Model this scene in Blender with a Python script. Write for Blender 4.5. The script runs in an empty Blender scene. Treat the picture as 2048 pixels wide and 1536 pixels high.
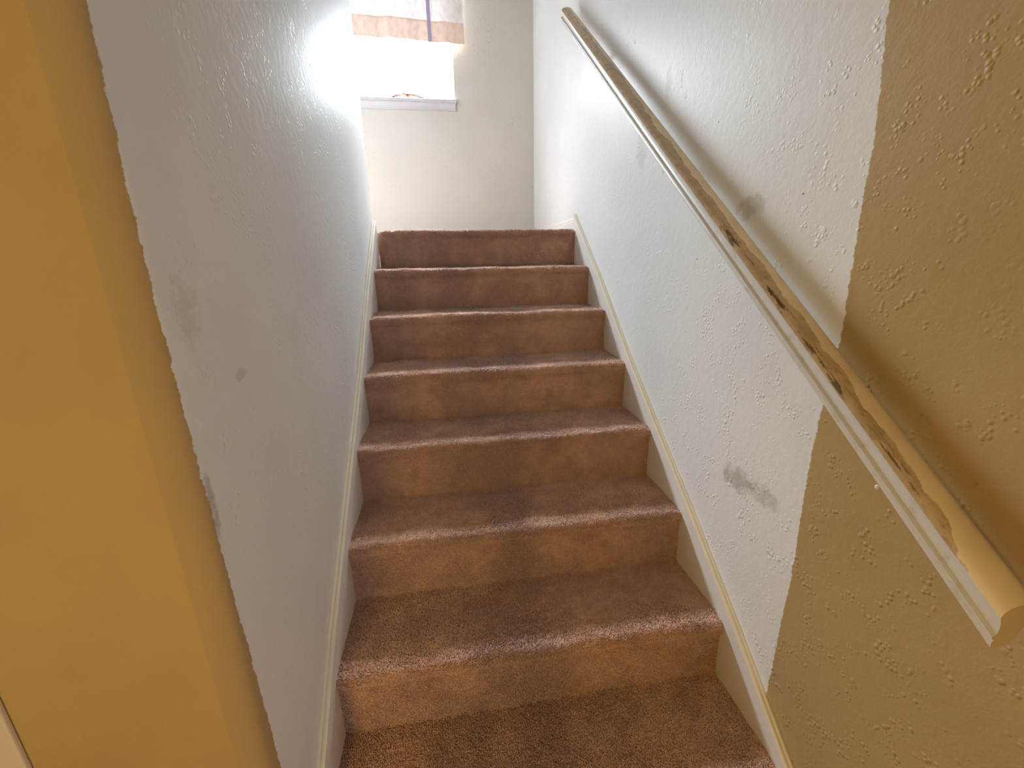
import bpy, bmesh, math, random
import numpy as np
from mathutils import Matrix, Vector

C = bpy.context.scene.collection
S = bpy.context.scene
random.seed(7)
rng = np.random.default_rng(11)

# ------------------------------------------------------------------ camera
RISE, GO, WID, OVER = 0.19, 0.25, 1.0354, 0.012      # stair rise, going, carpet width, nosing overhang
cam = bpy.data.cameras.new('camera')
cam.sensor_fit = 'HORIZONTAL'
cam.sensor_width = 36.0
cam.lens = 848.47 / 2048.0 * 36.0
cam.clip_start = 0.02
co = bpy.data.objects.new('camera', cam)
C.objects.link(co)
ya, pi_, ro = -0.14654, -0.28021, -0.02049
right = Vector((math.cos(ya), math.sin(ya), 0))
f0 = Vector((-math.sin(ya), math.cos(ya), 0))
u0 = Vector((0, 0, 1))
fwd = f0 * math.cos(pi_) + u0 * math.sin(pi_)
up = u0 * math.cos(pi_) - f0 * math.sin(pi_)
r2 = right * math.cos(ro) + up * math.sin(ro)
u2 = up * math.cos(ro) - right * math.sin(ro)
m = Matrix((r2, u2, -fwd)).transposed().to_4x4()
m.translation = Vector((0.32519, -0.36154, 1.35547))
co.matrix_world = m
S.camera = co

# ------------------------------------------------------------------ light and exposure
S.view_settings.view_transform = 'Standard'
S.view_settings.look = 'None'
S.view_settings.gamma = 1.0
S.view_settings.use_curve_mapping = False
S.view_settings.exposure = 0.0
S.cycles.max_bounces = 7
S.cycles.diffuse_bounces = 5
S.cycles.use_adaptive_sampling = True
S.cycles.adaptive_threshold = 0.03
S.cycles.transparent_max_bounces = 12
S.cycles.caustics_reflective = False
S.cycles.sample_clamp_indirect = 8.0

w = bpy.data.worlds.new('world'); S.world = w
w.use_nodes = True
wt = w.node_tree; bg = wt.nodes['Background']
bg.inputs['Color'].default_value = (0.83, 0.94, 1.04, 1)
SKY_BASE, SKY_GLOW = 5.0, 205.0                                  # hazy sky, brighter around the hidden sun high in front of the window
gen = wt.nodes.new('ShaderNodeTexCoord')
dot = wt.nodes.new('ShaderNodeVectorMath'); dot.operation = 'DOT_PRODUCT'; dot.inputs[1].default_value = Vector((0.05, 0.76, 0.65)).normalized()
wt.links.new(gen.outputs['Generated'], dot.inputs[0])
clampn = wt.nodes.new('ShaderNodeMath'); clampn.operation = 'MAXIMUM'; clampn.inputs[1].default_value = 0.0
wt.links.new(dot.outputs['Value'], clampn.inputs[0])
pw = wt.nodes.new('ShaderNodeMath'); pw.operation = 'POWER'; pw.inputs[1].default_value = 8.0
wt.links.new(clampn.outputs[0], pw.inputs[0])
ma = wt.nodes.new('ShaderNodeMath'); ma.operation = 'MULTIPLY_ADD'; ma.inputs[1].default_value = SKY_GLOW; ma.inputs[2].default_value = SKY_BASE
wt.links.new(pw.outputs[0], ma.inputs[0]); wt.links.new(ma.outputs[0], bg.inputs['Strength'])

WX0, WX1, WZ0, WZ1, YB = -1.05, 0.472, 2.49, 3.55, 3.19   # window opening in the back wall
pl = bpy.data.lights.new('window_daylight', 'AREA')
pl.shape = 'RECTANGLE'; pl.size = WX1 - WX0; pl.size_y = WZ1 - WZ0
pl.cycles.is_portal = True
po = bpy.data.objects.new('window_daylight', pl); C.objects.link(po)
po.location = ((WX0 + WX1) / 2, YB + 0.16, (WZ0 + WZ1) / 2)
po.rotation_euler = (math.radians(-90), 0, 0)

dl = bpy.data.lights.new('foyer_fill', 'AREA'); dl.shape = 'RECTANGLE'                # unseen cool fill added by the foyer's right wall to lift the left wall
dl.size = 0.8; dl.size_y = 1.7; dl.energy = 15.0; dl.color = (0.82, 0.95, 1.05)
do = bpy.data.objects.new('foyer_fill', dl); C.objects.link(do)
do.location = (WID + 0.01, -1.9, 1.15); do.rotation_euler = (math.radians(90), 0, math.radians(90))

def lamp(name, loc, power, color, radius):
    l = bpy.data.lights.new(name, 'POINT'); l.energy = power; l.color = color; l.shadow_soft_size = radius
    o = bpy.data.objects.new(name, l); o.location = loc; C.objects.link(o); return o
lamp('foyer_lamp', (-0.22, -1.0, 1.15), 22.5, (1.0, 0.65, 0.13), 0.10)

# ------------------------------------------------------------------ helpers
def link(name, me, mat, parent=None, kind=None):
    o = bpy.data.objects.new(name, me); C.objects.link(o)
    if mat is not None: me.materials.append(mat)
    if parent is not None: o.parent = parent
    if kind: o['kind'] = kind
    return o

def mesh(name, verts, faces, smooth=False):
    me = bpy.data.meshes.new(name); me.from_pydata([tuple(v) for v in verts], [], faces); me.update()
    if smooth:
        for p in me.polygons: p.use_smooth = True
    return me

def fix(me):
    bm = bmesh.new(); bm.from_mesh(me); bmesh.ops.recalc_face_normals(bm, faces=bm.faces); bm.to_mesh(me); bm.free()
    return me

def box_me(name, a, b, bevel=0.0, seg=2):
    bm = bmesh.new(); bmesh.ops.create_cube(bm, size=1.0)
    for v in bm.verts:
        v.co = Vector([(a[i] + b[i]) / 2 + v.co[i] * (b[i] - a[i]) for i in range(3)])
    if bevel:
        bmesh.ops.bevel(bm, geom=list(bm.edges), offset=bevel, segments=seg, profile=0.5, affect='EDGES')
    me = bpy.data.meshes.new(name); bm.to_mesh(me); bm.free(); return me

def extrude(name, prof, path, smooth=False, caps=True):
    """prof(k) -> list of 3D points for station k; closed loop, joined station to station."""
    n = len(prof(0)); vs = []; fs = []
    for k in range(path): vs += prof(k)
    for k in range(path - 1):
        for i in range(n):
            j = (i + 1) % n
            fs.append((k * n + i, k * n + j, (k + 1) * n + j, (k + 1) * n + i))
    if caps:
        fs.append(tuple(range(n))); fs.append(tuple((path - 1) * n + i for i in range(n)))
    return fix(mesh(name, vs, fs, smooth))

def auto_smooth(me, ang=35):
    for p in me.polygons: p.use_smooth = True
    bm = bmesh.new(); bm.from_mesh(me)
    for e in bm.edges:
        if len(e.link_faces) == 2 and e.calc_face_angle(0) > math.radians(ang): e.smooth = False
    bm.to_mesh(me); bm.free(); return me

def tag(o, label, cat, group=None, kind=None):
    o['label'] = label; o['category'] = cat
    if group: o['group'] = group
    if kind: o['kind'] = kind
    return o

def empty(name, loc=(0, 0, 0), parent=None):
    o = bpy.data.objects.new(name, None); o.location = loc; o.empty_display_size = 0.1
    C.objects.link(o)
    if parent is not None: o.parent = parent
    return o

# ------------------------------------------------------------------ node helpers
class NT:
    def __init__(s, name):
        s.m = bpy.data.materials.new(name); s.m.use_nodes = True
        s.t = s.m.node_tree; s.b = s.t.nodes['Principled BSDF']; s.out = s.t.nodes['Material Output']
        s.co = s.n('ShaderNodeTexCoord').outputs['Object']
    def n(s, typ, **kw):
        x = s.t.nodes.new(typ)
        for k, v in kw.items(): setattr(x, k, v)
        return x
    def l(s, a, b): s.t.links.new(a, b)
    def put(s, sock, v):
        if isinstance(v, bpy.types.NodeSocket): s.l(v, sock)
        else: sock.default_value = v
    def math(s, op, a, b=0.0, c=None, clamp=False):
        x = s.n('ShaderNodeMath', operation=op, use_clamp=clamp)
        s.put(x.inputs[0], a); s.put(x.inputs[1], b)
        if c is not None: s.put(x.inputs[2], c)
        return x.outputs[0]
    def noise(s, scale, detail=3, rough=0.5, vec=None, dist=0.0):
        x = s.n('ShaderNodeTexNoise'); s.l(vec or s.co, x.inputs['Vector'])
        x.inputs['Scale'].default_value = scale; x.inputs['Detail'].default_value = detail
        x.inputs['Roughness'].default_value = rough; x.inputs['Distortion'].default_value = dist
        return x.outputs['Fac']
    def step(s, v, lo, hi, a=0.0, b=1.0):
        x = s.n('ShaderNodeMapRange', interpolation_type='SMOOTHSTEP')
        s.put(x.inputs['Value'], v); x.inputs['From Min'].default_value = lo; x.inputs['From Max'].default_value = hi
        x.inputs['To Min'].default_value = a; x.inputs['To Max'].default_value = b
        return x.outputs['Result']
    def mix(s, fac, a, b):
        x = s.n('ShaderNodeMix', data_type='RGBA')
        s.put(x.inputs['Factor'], fac)
        s.put(x.inputs['A'], a if isinstance(a, bpy.types.NodeSocket) else (*a, 1))
        s.put(x.inputs['B'], b if isinstance(b, bpy.types.NodeSocket) else (*b, 1))
        return x.outputs['Result']
    def xyz(s):
        x = s.n('ShaderNodeSeparateXYZ'); s.l(s.co, x.inputs[0]); return x.outputs
    def scaled(s, v, loc=(0, 0, 0)):
        x = s.n('ShaderNodeMapping'); s.l(s.co, x.inputs['Vector']); x.inputs['Scale'].default_value = v
        x.inputs['Location'].default_value = loc; return x.outputs['Vector']
    def bump(s, h, strength, dist):
        x = s.n('ShaderNodeBump'); s.l(h, x.inputs['Height'])
        x.inputs['Strength'].default_value = strength; x.inputs['Distance'].default_value = dist
        s.l(x.outputs['Normal'], s.b.inputs['Normal']); return x
    def curve(s, v, pts, lo, hi):
        """piecewise map of v in [lo,hi]"""
        t = s.step(v, lo, hi); t.node.interpolation_type = 'LINEAR'
        x = s.n('ShaderNodeFloatCurve'); s.l(t, x.inputs['Value'])
        c = x.mapping.curves[0]
        while len(c.points) > 2: c.points.remove(c.points[1])
        P = [((a - lo) / (hi - lo), b) for a, b in pts]
        c.points[0].location = P[0]; c.points[1].location = P[-1]
        for a in P[1:-1]: c.points.new(*a)
        x.mapping.update(); return x.outputs['Value']

GRAY = (0.82, 0.835, 0.835); TAN = (0.475, 0.345, 0.165)

def wall_bump(nt, amp=1.0, mask=None):
    fine = nt.noise(120, 2, 0.6)
    mid = nt.noise(48, 0)
    v = nt.n('ShaderNodeTexVoronoi', feature='F1'); nt.l(nt.co, v.inputs['Vector'])
    v.inputs['Scale'].default_value = 105
    pick = nt.step(nt.noise(17, 1), 0.49, 0.58)
    dd = nt.math('ADD', v.outputs['Distance'], nt.math('MULTIPLY', nt.math('SUBTRACT', mid, 0.5), 0.9))
    blob = nt.math('MULTIPLY', nt.step(dd, -0.05, 0.44, 1.0, 0.0), pick)
    if mask is not None: blob = nt.math('MULTIPLY', blob, mask)
    dry = nt.step(nt.noise(3.2, 0), 0.42, 0.60, 0.25, 1.0)
    h = nt.math('ADD', nt.math('MULTIPLY', fine, 0.30), nt.math('MULTIPLY', mid, 0.42))
    h = nt.math('ADD', h, nt.math('MULTIPLY', nt.math('MULTIPLY', blob, dry), 1.0))
    nt.bump(h, 0.45 * amp, 0.003)

def paint(name, color, rough=0.42, bumpy=1.0, spec=0.5):
    nt = NT(name)
    c = nt.mix(nt.step(nt.noise(2.3, 4), 0.35, 0.7), color, tuple(x * 0.94 for x in color))
    nt.l(c, nt.b.inputs['Base Color']); nt.b.inputs['Roughness'].default_value = rough
    nt.b.inputs['Specular IOR Level'].default_value = spec
    if bumpy: wall_bump(nt, bumpy)
    return nt.m

def two_tone(name, edge_pts, spots=(), scuffs=(), rough=0.45, spec=0.08, amp=1.0, smooth_near=False):
    """white paint beyond the hand-cut vertical paint edge, tan paint on the near side of it"""
    nt = NT(name); x, y, z = nt.xyz()
    e = nt.curve(z, [(a, b) for a, b in edge_pts], 0.0, 4.0)
    e = nt.math('ADD', e, nt.math('MULTIPLY', nt.math('SUBTRACT', nt.noise(85, 4, 0.65), 0.5), 0.012))
    e = nt.math('ADD', e, nt.math('MULTIPLY', nt.math('SUBTRACT', nt.noise(14, 2), 0.5), 0.008))
    far = nt.step(nt.math('SUBTRACT', y, e), -0.0012, 0.0012)
    g = nt.mix(nt.step(nt.noise(2.1, 4), 0.35, 0.72), GRAY, tuple(v * 0.93 for v in GRAY))
    rag = nt.math('MULTIPLY', nt.math('SUBTRACT', nt.noise(38, 4, 0.65), 0.5), 3.6) if scuffs else None
    for (py, pz, ry, rz, col, amt) in scuffs:                       # grey smudges with their own ragged outline
        d = nt.math('ADD', nt.math('POWER', nt.math('MULTIPLY', nt.math('SUBTRACT', y, py), 1 / ry), 2.0),
                    nt.math('POWER', nt.math('MULTIPLY', nt.math('SUBTRACT', z, pz), 1 / rz), 2.0))
        d = nt.math('ADD', d, rag)
        g = nt.mix(nt.step(d, 0.1, 1.3, amt, 0.0), g, col)
    for (py, pz, r) in spots:                                        # nail holes
        d = nt.math('SQRT', nt.math('ADD', nt.math('POWER', nt.math('SUBTRACT', y, py), 2.0),
                                    nt.math('POWER', nt.math('SUBTRACT', z, pz), 2.0)))
        g = nt.mix(nt.step(d, r * 0.5, r, 0.9, 0.0), g, (0.10, 0.085, 0.07))
    t = nt.mix(nt.step(nt.noise(2.7, 4), 0.35, 0.7), TAN, tuple(v * 0.92 for v in TAN))
    nt.l(nt.mix(far, t, g), nt.b.inputs['Base Color'])
    nt.b.inputs['Roughness'].default_value = rough; nt.b.inputs['Specular IOR Level'].default_value = spec
    wall_bump(nt, amp, far if smooth_near else None)
    return nt.m

def trim_mat(name, color=(0.84, 0.82, 0.79), rough=0.38):
    nt = NT(name)
    c = nt.mix(nt.step(nt.noise(9, 5, 0.6), 0.45, 0.75), color, tuple(v * 0.93 for v in color))
    nt.l(c, nt.b.inputs['Base Color']); nt.b.inputs['Roughness'].default_value = rough
    nt.bump(nt.noise(60, 3), 0.12, 0.002)
    return nt.m

M_white = paint('white_wall_paint', GRAY)
M_back = paint('back_wall_paint', (0.60, 0.575, 0.515), 0.6, 1.0, 0.2)
M_tan = paint('tan_wall_paint', TAN)
M_beige = paint('beige_paint', (0.66, 0.60, 0.52), 0.5, 0.3)
M_ceil = paint('ceiling_paint', (0.72, 0.71, 0.68), 0.8, 0.6)
M_trim = trim_mat('trim_paint')
M_cap = trim_mat('cream_trim_paint', (0.92, 0.85, 0.70))
M_right = two_tone('right_wall_paint',
    [(0, .335), (.3, .341), (.66, .336), (1.0, .342), (1.2, .329), (1.35, .335), (1.56, .341), (1.75, .359), (2.6, .36), (4, .36)],
    spots=[(1.363, 2.107, .0042), (.795, 1.696, .003), (1.08, 1.63, .0034), (.474, 1.477, .0026), (.833, 1.353, .003)],
    scuffs=[(.545, .79, .06, .035, (.47, .45, .41), .75), (.45, .80, .05, .03, (.50, .48, .44), .6), (.63, 1.47, .05, .03, (.46, .42, .35), .55),
            (1.086, 1.887, .02, .04, (.52, .47, .40), .55), (1.25, 1.75, .05, .10, (.60, .58, .53), .5)])
M_left = two_tone('left_wall_paint',
    [(0, .245), (.49, .24), (1.0, .222), (1.29, .217), (1.5, .219), (1.62, .222), (2.5, .222), (4, .222)],
    scuffs=[(.378, 1.185, .02, .012, (.52, .49, .43), .5), (.228, 1.03, .010, .05, (.42, .37, .30), .6), (.27, 1.3, .03, .05, (.56, .52, .45), .4)], rough=0.5, spec=0.09, amp=1.15, smooth_near=True)

# ------------------------------------------------------------------ setting: walls, ceilings, floors
XR, XL = WID + 0.02, -0.02
ZT = 4.05
link('wall_right', box_me('wall_right', (XR, -4.6, -0.1), (XR + 0.12, YB + 0.12, ZT)), M_right, kind='structure')

# left wall: solid partition with rounded plaster corners at the near and far end
def wall_left_me():
    y0, y1, x0 = 0.186, 2.018, -0.60
    r1 = 0.015
    pts = [(x0, y0), (-0.052, y0), (-0.043, y0 + 0.0060), (-0.035, y0 + 0.0125), (-0.028, y0 + 0.0195), (-0.0230, y0 + 0.0270), (XL, y0 + 0.036)]
    for i in range(7):
        a = math.pi / 2 * i / 6
        pts.append((XL - r1 + r1 * math.cos(a), y1 - r1 + r1 * math.sin(a)))
    pts.append((x0, y1))
    me = extrude('wall_left', lambda k: [(p[0], p[1], (-0.1, ZT)[k]) for p in pts], 2)
    return auto_smooth(me, 20)
link('wall_left', wall_left_me(), M_left, kind='structure')

def wall_hole(name, x0, x1, z0, z1, hx0, hx1, hz0, hz1, y0, y1, mat):
    bm = bmesh.new()
    xs = [x0, hx0, hx1, x1]; zs = [z0, hz0, hz1, z1]
    g = {}
    for yi, yy in enumerate((y0, y1)):
        for i, xx in enumerate(xs):
            for j, zz in enumerate(zs): g[yi, i, j] = bm.verts.new((xx, yy, zz))
    for i in range(3):
        for j in range(3):
            if (i, j) == (1, 1): continue
            for yi in (0, 1): bm.faces.new([g[yi, i, j], g[yi, i + 1, j], g[yi, i + 1, j + 1], g[yi, i, j + 1]])
    def side(a, b): bm.faces.new([g[0, *a], g[0, *b], g[1, *b], g[1, *a]])
    for a, b in (((1, 1), (2, 1)), ((2, 1), (2, 2)), ((2, 2), (1, 2)), ((1, 2), (1, 1))): side(a, b)
    for k in range(3):
        side((k, 0), (k + 1, 0)); side((k, 3), (k + 1, 3)); side((0, k), (0, k + 1)); side((3, k), (3, k + 1))
    bmesh.ops.recalc_face_normals(bm, faces=bm.faces)
    me = bpy.data.meshes.new(name); bm.to_mesh(me); bm.free()
    return link(name, me, mat, kind='structure')
wall_hole('wall_back', -1.42, XR, -0.1, ZT, WX0, WX1, WZ0 - 0.03, WZ1, YB, YB + 0.12, M_back)
link('wall_landing_side', box_me('w', (-1.42, 1.9, 1.3), (-1.30, YB, ZT)), M_white, kind='structure')
link('wall_landing_front', box_me('w', (-1.30, 1.9, 1.3), (-0.60, 2.018, ZT)), M_white, kind='structure')
link('ceiling', box_me('c', (-1.42, 0.195, ZT), (XR + 0.12, YB + 0.12, ZT + 0.1)), M_ceil, kind='structure')
link('ceiling_foyer', box_me('c', (-2.62, -4.6, 2.44), (XR, 0.075, 2.54)), M_ceil, kind='structure')
link('wall_header', box_me('w', (-2.62, 0.075, 2.44), (XR, 0.195, ZT + 0.1)), M_tan, kind='structure')
link('wall_foyer_side', box_me('w', (-2.62, -4.6, -0.1), (-2.50, 0.195, 2.44)), M_tan, kind='structure')
link('wall_foyer_front', box_me('w', (-2.50, 0.195, -0.1), (-0.60, 0.315, 2.44)), M_tan, kind='structure')
link('trim_1', box_me('trim_1', (-0.405, 0.177, 0.0), (-0.3165, 0.186, 2.44), 0.003, 3), M_beige, kind='structure')
link('wall_foyer_back', box_me('w', (-2.62, -4.72, -0.1), (XR + 0.12, -4.6, 2.54)), M_tan, kind='structure')

# ------------------------------------------------------------------ carpet
def carpet_mat():
    nt = NT('brown_carpet'); x, y, z = nt.xyz()
    big = nt.noise(7, 4, 0.6); mid = nt.noise(26, 4, 0.65)
    A, B = (0.86, 0.59, 0.455), (0.60, 0.395, 0.32)
    c = nt.mix(nt.step(nt.math('ADD', nt.math('MULTIPLY', big, 0.6), nt.math('MULTIPLY', mid, 0.4)), 0.38, 0.64), A, B)
    # camera holder's shadow painted in as ragged greyish blotches mid-flight, with some foot-traffic soiling
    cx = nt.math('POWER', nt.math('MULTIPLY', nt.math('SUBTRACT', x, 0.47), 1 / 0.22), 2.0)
    shadow_soil = nt.math('ADD', cx, nt.math('MULTIPLY', nt.math('SUBTRACT', nt.noise(5.5, 4, 0.6), 0.5), 6.0))
    c = nt.mix(nt.step(shadow_soil, -0.4, 1.2, 0.75, 0.0), c, (0.46, 0.315, 0.30))
    isl = nt.n('ShaderNodeNewGeometry').outputs['Random Per Island']
    c = nt.mix(nt.step(isl, 0.0, 1.0, 0.0, 0.45), c, (0.50, 0.31, 0.23))
    c = nt.mix(nt.step(isl, 0.86, 0.9, 0.0, 0.5), c, (0.88, 0.68, 0.58))
    nt.l(c, nt.b.inputs['Base Color'])
    nt.b.inputs['Roughness'].default_value = 1.0
    nt.b.inputs['Specular IOR Level'].default_value = 0.1
    nt.b.inputs['Sheen Weight'].default_value = 0.4
    nt.b.inputs['Sheen Roughness'].default_value = 0.45
    nt.b.inputs['Sheen Tint'].default_value = (1.0, 0.72, 0.60, 1)
    return nt.m
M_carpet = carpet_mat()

def vnoise(P, scale, seed):
    """smooth value noise on an array of points"""
    r = np.random.default_rng(seed); T = r.random((64, 64, 64))
    q = P * scale; i = np.floor(q).astype(int); f = q - i; f = f * f * (3 - 2 * f)
    out = 0
    for dx in (0, 1):
        for dy in (0, 1):
            for dz in (0, 1):
                wt = (f[:, 0] if dx else 1 - f[:, 0]) * (f[:, 1] if dy else 1 - f[:, 1]) * (f[:, 2] if dz else 1 - f[:, 2])
                out = out + wt * T[(i[:, 0] + dx) % 64, (i[:, 1] + dy) % 64, (i[:, 2] + dz) % 64]
    return out - 0.5

def carpet_sheet(name, prof, x0, x1, step, seed, nose=None, pile=0.0028, length=0.008):
    """prof: (y,z) polyline; sheet across x, pushed out along its normal into tufts"""
    P = [np.array(p, float) for p in prof]; pts = [P[0]]
    for a, b in zip(P[:-1], P[1:]):
        n = max(1, int(round(np.linalg.norm(b - a) / step)))
        for k in range(1, n + 1): pts.append(a + (b - a) * k / n)
    pts = np.array(pts); t = np.gradient(pts, axis=0); t /= np.linalg.norm(t, axis=1)[:, None] + 1e-9
    nor = np.stack([-t[:, 1], t[:, 0]], 1)
    nx = int((x1 - x0) / step); xs = np.linspace(x0, x1, nx + 1)
    n = len(pts)
    V = np.zeros((n, nx + 1, 3)); N = np.zeros_like(V)
    V[:, :, 0] = xs[None, :]; V[:, :, 1] = pts[:, 0][:, None]; V[:, :, 2] = pts[:, 1][:, None]
    N[:, :, 1] = nor[:, 0][:, None]; N[:, :, 2] = nor[:, 1][:, None]
    F = V.reshape(-1, 3); NN = N.reshape(-1, 3)
    d = 0.0040 * vnoise(F, 110, seed) + 0.0030 * vnoise(F, 260, seed + 1) + 0.0035 * vnoise(F, 34, seed + 2) + 0.006 * vnoise(F, 9, seed + 3)
    e = np.minimum(F[:, 0] - x0, x1 - F[:, 0])
    if nose is not None:
        nd = np.hypot(F[:, 1] - nose[0], F[:, 2] - nose[1])
        k = np.exp(-(nd / 0.035) ** 2)
        d = d + k * (0.006 * vnoise(F, 95, seed + 5) + 0.008 * vnoise(F, 13, seed + 4))
        d = d - k * 0.010 * np.exp(-(e / 0.022) ** 2)
    F = F + NN * (d[:, None] - 0.005)
    idx = np.arange(n * (nx + 1)).reshape(n, nx + 1)
    q = np.stack([idx[:-1, :-1], idx[:-1, 1:], idx[1:, 1:], idx[1:, :-1]], -1).reshape(-1, 4)
    # cut pile: short tufts standing on the backing, leaning at random
    r = np.random.default_rng(seed + 77)
    G = F.reshape(n, nx + 1, 3); GN = NN.reshape(n, nx + 1, 3)
    per = (step / pile) ** 2; cnt = int((n - 1) * nx * per)
    a = r.random(cnt) * (n - 1.001); b = r.random(cnt) * (nx - 0.001)
    i = a.astype(int); j = b.astype(int); fa = (a - i)[:, None]; fb = (b - j)[:, None]
    def lerp(A): return (A[i, j] * (1 - fa) + A[i + 1, j] * fa) * (1 - fb) + (A[i, j + 1] * (1 - fa) + A[i + 1, j + 1] * fa) * fb
    base = lerp(G); nn = lerp(GN); nn /= np.linalg.norm(nn, axis=1)[:, None] + 1e-9
    lean = r.normal(0, 0.38, (cnt, 3)) + 0.25 * np.stack([vnoise(base, 14, seed + 8), vnoise(base, 14, seed + 9), vnoise(base, 14, seed + 10)], 1) * 4
    lean -= nn * np.sum(lean * nn, 1)[:, None]
    ln = (length * r.uniform(0.75, 1.15, cnt))[:, None]
    ax = nn + lean; ax /= np.linalg.norm(ax, axis=1)[:, None]
    t1 = np.cross(ax, np.array([0.37, 0.61, 0.70])); t1 /= np.linalg.norm(t1, axis=1)[:, None]; t2 = np.cross(ax, t1)
    ph = r.random(cnt) * 6.283; rad = (pile * 0.56 * r.uniform(0.75, 1.2, cnt))[:, None]
    T = np.zeros((cnt, 7, 3))
    for k in range(3):
        an = ph + k * 2.0944; c_, s_ = np.cos(an)[:, None], np.sin(an)[:, None]
        T[:, k] = base - nn * 0.001 + (t1 * c_ + t2 * s_) * rad * 0.65
        T[:, 3 + k] = base + ax * ln * 0.72 + (t1 * c_ + t2 * s_) * rad
    T[:, 6] = base + ax * ln + lean * 0.0008
    T[:, :, 0] = np.clip(T[:, :, 0], x0 + 0.001, x1 - 0.001)
    o0 = len(F) + np.arange(cnt)[:, None] * 7
    tq = np.concatenate([o0 + np.array([[k, (k + 1) % 3, 3 + (k + 1) % 3, 3 + k]]) for k in range(3)])
    tt = np.concatenate([o0 + np.array([[3 + k, 3 + (k + 1) % 3, 6]]) for k in range(3)])
    V = np.concatenate([F, T.reshape(-1, 3)]); Q = np.concatenate([q, tq])
    loops = np.concatenate([Q.ravel(), tt.ravel()]); np_ = len(Q) + len(tt)
    starts = np.concatenate([np.arange(len(Q)) * 4, Q.size + np.arange(len(tt)) * 3])
    me = bpy.data.meshes.new(name)
    me.vertices.add(len(V)); me.vertices.foreach_set('co', V.ravel())
    me.loops.add(len(loops)); me.loops.foreach_set('vertex_index', loops.astype(np.int32))
    me.polygons.add(np_); me.polygons.foreach_set('loop_start', starts.astype(np.int32))
    me.polygons.foreach_set('use_smooth', np.ones(np_, bool))
    me.update(calc_edges=True)
    return me

stairs = tag(empty('staircase'), 'straight flight of steps in brown cut-pile carpet between two white walls', 'stairs')
for k in range(1, 9):
    yk, zk = k * GO, k * RISE
    st = 0.005
    pile = 0.0027 if k <= 4 else 0.0034
    step = empty('step', parent=stairs)
    r = 0.019; yc, zc = yk - OVER + r, zk - r
    arc = [(yc - r * math.sin(a), zc + r * math.cos(a)) for a in np.linspace(0, math.pi * 0.62, 9)]
    back = (k + 1) * GO if k < 8 else 2.20
    tread = [(back + 0.004, zk + 0.002), (back - 0.01, zk)] + arc + [(yk - 0.002, zk - 0.034), (yk + 0.004, zk - 0.050)]
    ris = [(yk + 0.002, zk - 0.026), (yk - 0.001, zk - 0.040), (yk + 0.001, zk - 0.075), (yk, (k - 1) * RISE - 0.004)]
    # sheets run from the back of the tread, over the nosing and down; normals point up and out
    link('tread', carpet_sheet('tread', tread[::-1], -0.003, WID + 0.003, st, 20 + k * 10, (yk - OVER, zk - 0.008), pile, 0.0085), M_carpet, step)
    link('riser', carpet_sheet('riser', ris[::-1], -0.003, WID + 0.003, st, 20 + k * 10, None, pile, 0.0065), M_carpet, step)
link('floor_landing', box_me('f', (-1.30, 2.018, 1.40), (XR, YB, 1.518)), M_carpet, kind='structure')
link('floor_foyer', box_me('f', (-2.50, -4.6, -0.1), (XR, YB, 0.0)), M_carpet, kind='structure')

# ------------------------------------------------------------------ skirting boards beside the flight
capL = [(-0.10, -0.045), (.354, .308), (.533, .466), (.727, .612), (.929, .761), (1.236, .984), (1.561, 1.254), (1.972, 1.570)]
capR = [(-0.10, -0.042), (.233, .217), (.467, .409), (.686, .576), (.917, .745), (1.217, .966), (1.59, 1.266), (2.035, 1.600)]
def skirt(name, pts, xa, xb, cap_face):
    n = len(pts); lo = -0.32
    me = extrude(name, lambda k: [(xa, pts[k][0], pts[k][1] - 0.012), (xb, pts[k][0], pts[k][1] - 0.012),
                                  (xb, pts[k][0], pts[k][1] + lo), (xa, pts[k][0], pts[k][1] + lo)], n)
    o = link(name, me, M_trim, kind='structure')
    a, b = (xa, xb) if cap_face > 0 else (xb, xa)                   # a: wall side, b: stair side
    s = 1 if b > a else -1
    prof = [(a, -0.014), (a, -0.002), (a + s * 0.003, 0.0), (a + s * 0.0085, -0.0005), (a + s * 0.010, -0.0022), (a + s * 0.0115, -0.0005),
            (b - s * 0.003, 0.0), (b + s * 0.0005, -0.003), (b + s * 0.0008, -0.009), (b, -0.014)]
    cm = extrude('cap_moulding', lambda k: [(p[0], pts[k][0], pts[k][1] + p[1]) for p in prof], n)
    link('cap_moulding', auto_smooth(cm, 50), M_cap, o)
    return o
skirt('baseboard_left', capL, XL, 0.0, 1)
skirt('baseboard_right', capR, WID, XR, -1)

# landing baseboard on the right wall, moulded
bp = [(XR, 1.50), (XR - 0.014, 1.50), (XR - 0.014, 1.560), (XR - 0.011, 1.566), (XR - 0.012, 1.572), (XR - 0.007, 1.582), (XR - 0.006, 1.588), (XR, 1.592)]
link('baseboard_landing', extrude('b', lambda k: [(p[0], (2.036, YB)[k], p[1]) for p in bp], 2), M_trim, kind='structure')
bq = [(YB, 1.50), (YB - 0.014, 1.50), (YB - 0.014, 1.552), (YB - 0.007, 1.575), (YB - 0.006, 1.580), (YB, 1.584)]
link('baseboard_back', extrude('b', lambda k: [((-1.30, XR - 0.014)[k], p[0], p[1]) for p in bq], 2), M_trim, kind='structure')

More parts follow.
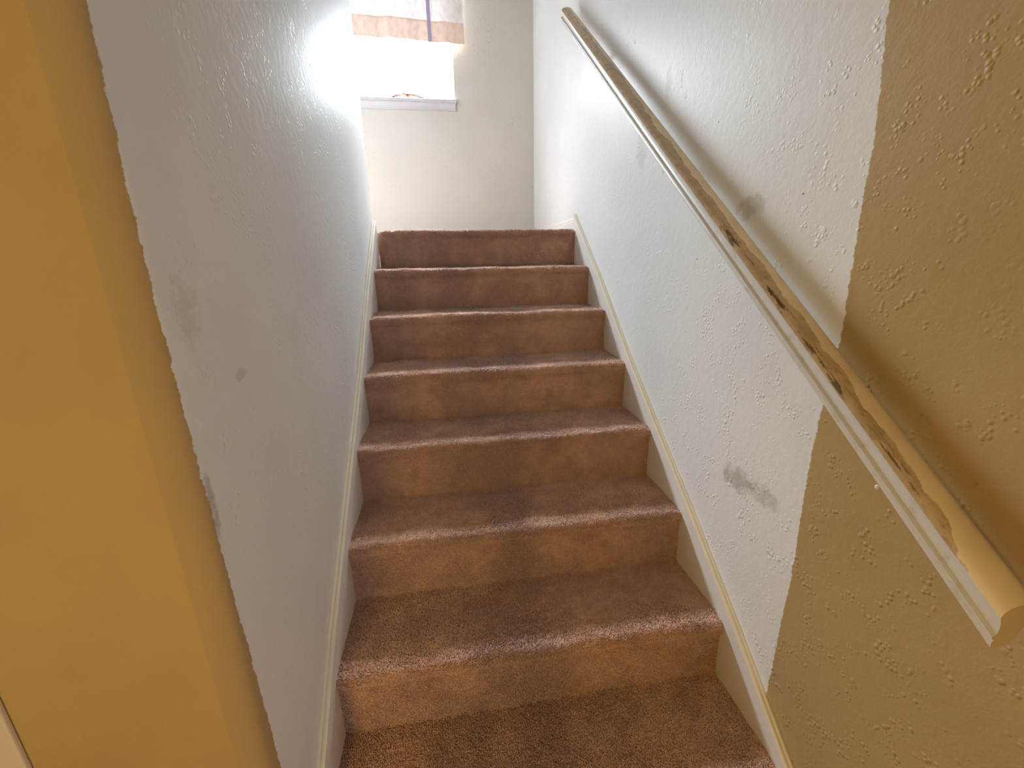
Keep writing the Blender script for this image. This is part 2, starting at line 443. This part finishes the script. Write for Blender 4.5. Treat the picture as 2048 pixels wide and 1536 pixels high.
# ------------------------------------------------------------------ handrail
def rail_mat():
    nt = NT('worn_cream_rail_paint'); x, y, z = nt.xyz()
    x = nt.math('ADD', x, XR - 0.012); y = nt.math('ADD', y, 1.0); z = nt.math('ADD', z, 1.7)      # from the wall, the foot and the floor
    u = nt.math('SUBTRACT', nt.math('SUBTRACT', z, 0.952), nt.math('MULTIPLY', y, 0.7612))   # height over the front top edge
    along = nt.scaled((1.0, 1.0, 1.0))
    cream = nt.mix(nt.step(nt.noise(22, 4), 0.4, 0.7), (0.88, 0.74, 0.50), (0.80, 0.66, 0.44))
    pale = (0.66, 0.65, 0.63)
    side = nt.step(u, -0.0045, -0.001)                               # 0 on the side faces, 1 on the top
    # hand-worn paint: front part of the top, ragged edge, running out near the foot
    wob = nt.math('ADD', nt.math('MULTIPLY', nt.math('SUBTRACT', nt.noise(16, 4, 0.6), 0.5), 0.034),
                  nt.math('MULTIPLY', nt.math('SUBTRACT', nt.noise(4.5, 2), 0.5), 0.030))
    lim = nt.curve(y, [(-.1, .955), (.01, .958), (.05, .972), (.2, .979), (.5, .983), (.9, .985), (1.4, .992), (2.1, .995)], -0.1, 2.1)
    worn = nt.step(nt.math('SUBTRACT', x, nt.math('ADD', lim, wob)), -0.0015, 0.0015, 1.0, 0.0)
    khaki = nt.mix(nt.step(nt.noise(30, 4, 0.65), 0.38, 0.66), (0.60, 0.455, 0.27), (0.47, 0.35, 0.20))
    top = nt.mix(worn, cream, khaki)
    # dark chips strung along the front of the top
    chip = nt.noise(1.0, 5, 0.6, nt.scaled((150, 15, 20), (3.1, 1.7, 0.4)))
    zone = nt.math('MULTIPLY', nt.step(x, .9600, .9612), nt.step(x, .967, .974, 1.0, 0.0))
    run = nt.curve(y, [(-.1, 0), (.03, 0), (.10, .75), (.2, .9), (.3, .85), (.4, 1), (.5, 1), (.6, .9), (.66, .35), (.8, .1), (1.5, .15), (2.1, 0)], -0.1, 2.1)
    cm = nt.math('MULTIPLY', nt.math('MULTIPLY', nt.step(chip, .545, .57), zone), run)
    top = nt.mix(nt.math('MULTIPLY', cm, 0.9), top, (0.075, 0.038, 0.02))
    grime = nt.math('MULTIPLY', nt.step(nt.noise(1.0, 4, 0.6, nt.scaled((90, 34, 40))), .56, .64), worn)
    top = nt.mix(nt.math('MULTIPLY', grime, 0.35), top, (0.22, 0.15, 0.08))
    sidec = nt.mix(nt.step(nt.noise(40, 4), 0.55, 0.72), pale, (0.58, 0.55, 0.49))
    nt.l(nt.mix(side, sidec, top), nt.b.inputs['Base Color'])
    nt.b.inputs['Roughness'].default_value = 0.36
    nt.bump(nt.math('ADD', nt.math('MULTIPLY', worn, -0.5), nt.math('MULTIPLY', cm, -1.0)), 0.35, 0.0015)
    return nt.m
M_rail = rail_mat()
M_railend = trim_mat('rail_end_paint', (0.62, 0.50, 0.31), 0.5)

rail = tag(empty('handrail', (XR, 1.0, 1.7)), 'long sloping cream wooden handrail with chipped worn paint on the right wall', 'handrail')
prof = [(0.0, 0.0), (0.0022, 0.0040), (0.006, 0.0085), (0.012, 0.0120), (0.020, 0.0140), (0.030, 0.0150), (0.040, 0.0145), (0.048, 0.0125), (0.0535, 0.0085),
        (0.055, 0.0030), (0.053, -0.0030), (0.046, -0.0075), (0.0430, -0.0150), (0.0395, -0.0270), (0.0345, -0.0380), (0.027, -0.0445), (0.015, -0.0470), (0.003, -0.0475),
        (0.0, -0.0455), (-0.0005, -0.0385), (0.0012, -0.0350), (0.0005, -0.0335), (-0.0022, -0.0318), (-0.0025, -0.0295), (-0.0005, -0.0275),
        (0.0030, -0.0260), (0.0046, -0.0200), (0.0040, -0.0110), (0.0018, -0.0040)]
NS = 60
def rail_station(k):
    y = -0.036 + (2.09 + 0.036) * k / (NS - 1)
    return [(0.972 + p[0] - XR, y - 1.0, 0.952 + 0.7612 * y + p[1] - 1.7) for p in prof]
rm = extrude('rail', rail_station, NS)
rm.materials.append(M_rail); rm.materials.append(M_railend)
for p in rm.polygons:
    if len(p.vertices) > 4: p.material_index = 1
auto_smooth(rm, 40)
ro_ = bpy.data.objects.new('rail', rm); C.objects.link(ro_); ro_.parent = rail

# three metal brackets between the rail and the wall
def bracket_me():
    bm = bmesh.new()
    mt = Matrix.Rotation(math.radians(90), 4, 'Y')
    bmesh.ops.create_cone(bm, cap_ends=True, segments=20, radius1=0.019, radius2=0.016, depth=0.006, matrix=Matrix.Translation((-0.003, 0, -0.062)) @ mt)
    path = [(-0.004, 0, -0.062), (-0.020, 0, -0.064), (-0.036, 0, -0.064), (-0.046, 0, -0.060), (-0.050, 0, -0.053), (-0.050, 0, -0.044)]
    rings = []
    for i, p in enumerate(path):
        a = Vector(path[max(0, i - 1)]); b = Vector(path[min(len(path) - 1, i + 1)]); d = (b - a).normalized()
        q = d.cross(Vector((0, 1, 0))).normalized()
        rings.append([bm.verts.new(Vector(p) + 0.0065 * (math.cos(t) * Vector((0, 1, 0)) + math.sin(t) * q)) for t in [2 * math.pi * j / 12 for j in range(12)]])
    for A, B in zip(rings[:-1], rings[1:]):
        for j in range(12): bm.faces.new([A[j], A[(j + 1) % 12], B[(j + 1) % 12], B[j]])
    bm.faces.new(rings[-1])
    bmesh.ops.recalc_face_normals(bm, faces=bm.faces)
    me = bpy.data.meshes.new('bracket'); bm.to_mesh(me); bm.free(); return auto_smooth(me, 40)
bme = bracket_me()
for yb in (0.20, 0.98, 1.70):
    link('bracket', bme if not bme.materials else bme, None if bme.materials else M_trim, rail).location = (0, yb - 1.0, 0.952 + 0.7612 * yb + 0.001 - 1.7)
# paint drip under the lip
dm = bmesh.new(); bmesh.ops.create_icosphere(dm, subdivisions=2, radius=0.003, matrix=Matrix.Translation((0.9725 - XR, 0.139 - 1.0, 0.952 + 0.7612 * 0.135 - 0.049 - 1.7)) @ Matrix.Diagonal((1, 1, 1.5, 1)))
dme = bpy.data.meshes.new('paint_drip'); dm.to_mesh(dme); dm.free()
link('paint_drip', dme, M_trim, rail)

# ------------------------------------------------------------------ window
win = empty('window_1', ((WX0 + WX1) / 2, YB, WZ0)); win['kind'] = 'structure'
def wpart(name, me, mat):
    o = link(name, me, mat, win); me.transform(Matrix.Translation(-win.location)); return o
M_sill = trim_mat('window_trim_paint', (0.56, 0.555, 0.57))
M_vinyl = trim_mat('white_vinyl', (0.80, 0.80, 0.79), 0.3)
def frame_me():
    bm = bmesh.new(); y0, y1 = YB + 0.07, YB + 0.115; t = 0.03
    for a, b in (((WX0, y0, WZ0), (WX0 + t, y1, WZ1)), ((WX1 - 0.010, y0, WZ0), (WX1, y1, WZ1)), ((WX0 + t, y0, WZ0), (WX1 - 0.010, y1, WZ0 + 0.006)),
                 ((WX0 + t, y0, WZ1 - t), (WX1 - 0.010, y1, WZ1)), ((-0.31, y0 + 0.005, WZ0 + 0.006), (-0.27, y1, WZ1 - t))):
        tmp = box_me('t', a, b, 0.002); bm.from_mesh(tmp); bpy.data.meshes.remove(tmp)
    me = bpy.data.meshes.new('window_frame'); bm.to_mesh(me); bm.free(); return me
wpart('window_frame', frame_me(), M_vinyl)
gm = NT('window_glass'); gt = gm.t
tr = gm.n('ShaderNodeBsdfTransparent'); gl = gm.n('ShaderNodeBsdfGlossy'); gl.inputs['Roughness'].default_value = 0.02
mx = gm.n('ShaderNodeMixShader'); mx.inputs[0].default_value = 0.06
gm.l(tr.outputs[0], mx.inputs[1]); gm.l(gl.outputs[0], mx.inputs[2]); gm.l(mx.outputs[0], gm.out.inputs['Surface'])
for xa, xb in ((WX0 + 0.03, -0.31), (-0.27, WX1 - 0.010)):
    wpart('glass_pane', box_me('glass_pane', (xa, YB + 0.090, WZ0 + 0.006), (xb, YB + 0.094, WZ1 - 0.03)), gm.m)
wpart('window_sill', box_me('window_sill', (WX0 - 0.06, YB - 0.034, WZ0 - 0.022), (WX1 + 0.014, YB + 0.07, WZ0 - 0.002), 0.005, 3), M_sill)
ap = [(YB, 2.420), (YB - 0.012, 2.420), (YB - 0.014, 2.424), (YB - 0.012, 2.432), (YB - 0.015, 2.440), (YB - 0.016, 2.455), (YB - 0.022, 2.462), (YB - 0.022, WZ0 - 0.022), (YB, WZ0 - 0.022)]
wpart('window_apron', auto_smooth(extrude('window_apron', lambda k: [((WX0 - 0.045, WX1 + 0.003)[k], p[0], p[1]) for p in ap], 2), 40), M_sill)

# ------------------------------------------------------------------ curtain
def cloth(name, color, trans):
    nt = NT(name); nt.t.nodes.remove(nt.b)
    c = nt.mix(nt.step(nt.noise(1.0, 4, 0.6, nt.scaled((34, 34, 18))), 0.40, 0.66), color, tuple(v * 0.86 for v in color))
    d = nt.n('ShaderNodeBsdfDiffuse'); t = nt.n('ShaderNodeBsdfTranslucent'); mx = nt.n('ShaderNodeMixShader')
    nt.l(c, d.inputs[0]); nt.l(c, t.inputs[0]); mx.inputs[0].default_value = trans
    nt.l(d.outputs[0], mx.inputs[1]); nt.l(t.outputs[0], mx.inputs[2]); nt.l(mx.outputs[0], nt.out.inputs['Surface'])
    return nt.m
M_cloth = cloth('thin_curtain_cloth', (0.86, 0.80, 0.77), 0.017)
M_hem = cloth('curtain_hem_cloth', (0.84, 0.63, 0.52), 0.009)
M_strap = cloth('curtain_strap_cloth', (0.46, 0.39, 0.54), 0.002)
CX0, CX1 = -1.12, 0.552
def cy(x, z, off=0.0):
    return YB - 0.055 - off + 0.004 * math.sin(x * 23 + 0.6 * z) + 0.003 * math.sin(x * 51 + 2)
def hem_z(x, base):
    return base - 0.019 * (x - CX0 - 0.9) + 0.0035 * math.sin(x * 9 + 1) + 0.002 * math.sin(x * 31)
def sheet(name, x0, x1, zlo, zhi, off, nx=90, nz=14, close=0.0):
    vs = []; fs = []
    for j in range(nz + 1):
        for i in range(nx + 1):
            x = x0 + (x1 - x0) * i / nx; a = zlo(x); b = zhi(x); z = a + (b - a) * j / nz
            vs.append((x, cy(x, z, off), z))
    for j in range(nz):
        for i in range(nx):
            k = j * (nx + 1) + i; fs.append((k, k + 1, k + nx + 2, k + nx + 1))
    return mesh(name, vs, fs, True)
cur = tag(empty('curtain', (-0.28, YB - 0.055, 3.66)), 'thin pinkish curtain with a deep tan hem over the stair window', 'curtain')
def cpart(name, me, mat):
    me.transform(Matrix.Translation(-cur.location)); return link(name, me, mat, cur)
cpart('panel', sheet('panel', CX0, CX1, lambda x: hem_z(x, 2.948), lambda x: 3.66, 0.0, 110, 40), M_cloth)
hm = sheet('hem', CX0, CX1 + 0.004, lambda x: hem_z(x, 2.833), lambda x: hem_z(x, 2.955), 0.004, 110, 6)
cpart('hem', hm, M_hem)
cpart('strap', sheet('strap', 0.308, 0.332, lambda x: hem_z(x, 2.828), lambda x: 3.66, 0.009, 3, 20), M_strap)
def tube(name, pts, r, seg=10):
    bm = bmesh.new(); rings = []
    for i, p in enumerate(pts):
        a = Vector(pts[max(0, i - 1)]); b = Vector(pts[min(len(pts) - 1, i + 1)]); d = (b - a).normalized()
        h = Vector((1, 0, 0)) if abs(d.x) < 0.9 else Vector((0, 0, 1))
        u = d.cross(h).normalized(); v = d.cross(u)
        rings.append([bm.verts.new(Vector(p) + r * (math.cos(t) * u + math.sin(t) * v)) for t in [2 * math.pi * j / seg for j in range(seg)]])
    for A, B in zip(rings[:-1], rings[1:]):
        for j in range(seg): bm.faces.new([A[j], A[(j + 1) % seg], B[(j + 1) % seg], B[j]])
    bm.faces.new(rings[0][::-1]); bm.faces.new(rings[-1])
    bmesh.ops.recalc_face_normals(bm, faces=bm.faces)
    me = bpy.data.meshes.new(name); bm.to_mesh(me); bm.free()
    for p in me.polygons: p.use_smooth = True
    return me
cpart('cord', tube('cord', [(0.319, YB - 0.052, 2.85), (0.317, YB - 0.051, 2.75), (0.312, YB - 0.048, 2.65), (0.314, YB - 0.046, 2.56), (0.311, YB - 0.045, 2.50)], 0.0018), M_strap)
cpart('curtain_rod', tube('curtain_rod', [(CX0 - 0.05, YB - 0.055, 3.665), (CX1 + 0.05, YB - 0.055, 3.665)], 0.009), M_vinyl)
for xb in (CX0 - 0.03, CX1 + 0.03):
    cpart('rod_holder', box_me('rod_holder', (xb - 0.008, YB - 0.060, 3.650), (xb + 0.008, YB, 3.675), 0.002), M_vinyl)

# cloth scraps lying on the window sill
def scrap_me(name, segs, seed):
    r = random.Random(seed); vs = []; fs = []
    for pts, wd in segs:
        base = len(vs); n = len(pts)
        for i, (x, z) in enumerate(pts):
            for j in range(4):
                y = YB - 0.024 + wd * j / 3 + r.uniform(-0.002, 0.002)
                vs.append((x + 0.006 * (j / 3) + r.uniform(-0.001, 0.001), y, z + 0.003 * math.sin(j * 1.7 + i)))
        for i in range(n - 1):
            for j in range(3):
                k = base + i * 4 + j; fs.append((k, k + 1, k + 5, k + 4))
    me = mesh(name, vs, fs, True)
    return me
def scrap(name, label, segs, mat, seed):
    x0 = segs[0][0][0][0]
    me = scrap_me(name, segs, seed); me.transform(Matrix.Translation((-x0, -YB, -WZ0)))
    o = link(name, me, mat); o.location = (x0, YB, WZ0)
    sm = o.modifiers.new('thick', 'SOLIDIFY'); sm.thickness = 0.0016
    return tag(o, label, 'cloth')
M_rag = cloth('brown_rag_cloth', (0.42, 0.24, 0.18), 0.01)
M_rag2 = cloth('tan_rag_cloth', (0.60, 0.45, 0.33), 0.01)
zz = WZ0 + 0.001
scrap('cloth_scrap', 'crumpled brown cloth strip lying along the window sill under the strap', [
    ([(0.020, zz), (0.045, zz + 0.008), (0.070, zz + 0.018), (0.090, zz + 0.014), (0.112, zz + 0.001)], 0.05),
    ([(0.100, zz + 0.024), (0.112, zz + 0.030), (0.128, zz + 0.018), (0.146, zz + 0.001)], 0.05),
    ([(0.120, zz + 0.021), (0.150, zz + 0.023), (0.190, zz + 0.018), (0.230, zz + 0.010), (0.265, zz + 0.001)], 0.06)], M_rag, 3)
scrap('cloth_scrap', 'small tan cloth scrap at the end of the window sill beside the left wall', [
    ([(-0.235, zz + 0.02), (-0.205, zz + 0.030), (-0.178, zz + 0.026), (-0.155, zz + 0.010), (-0.135, zz + 0.001)], 0.05)], M_rag2, 5)
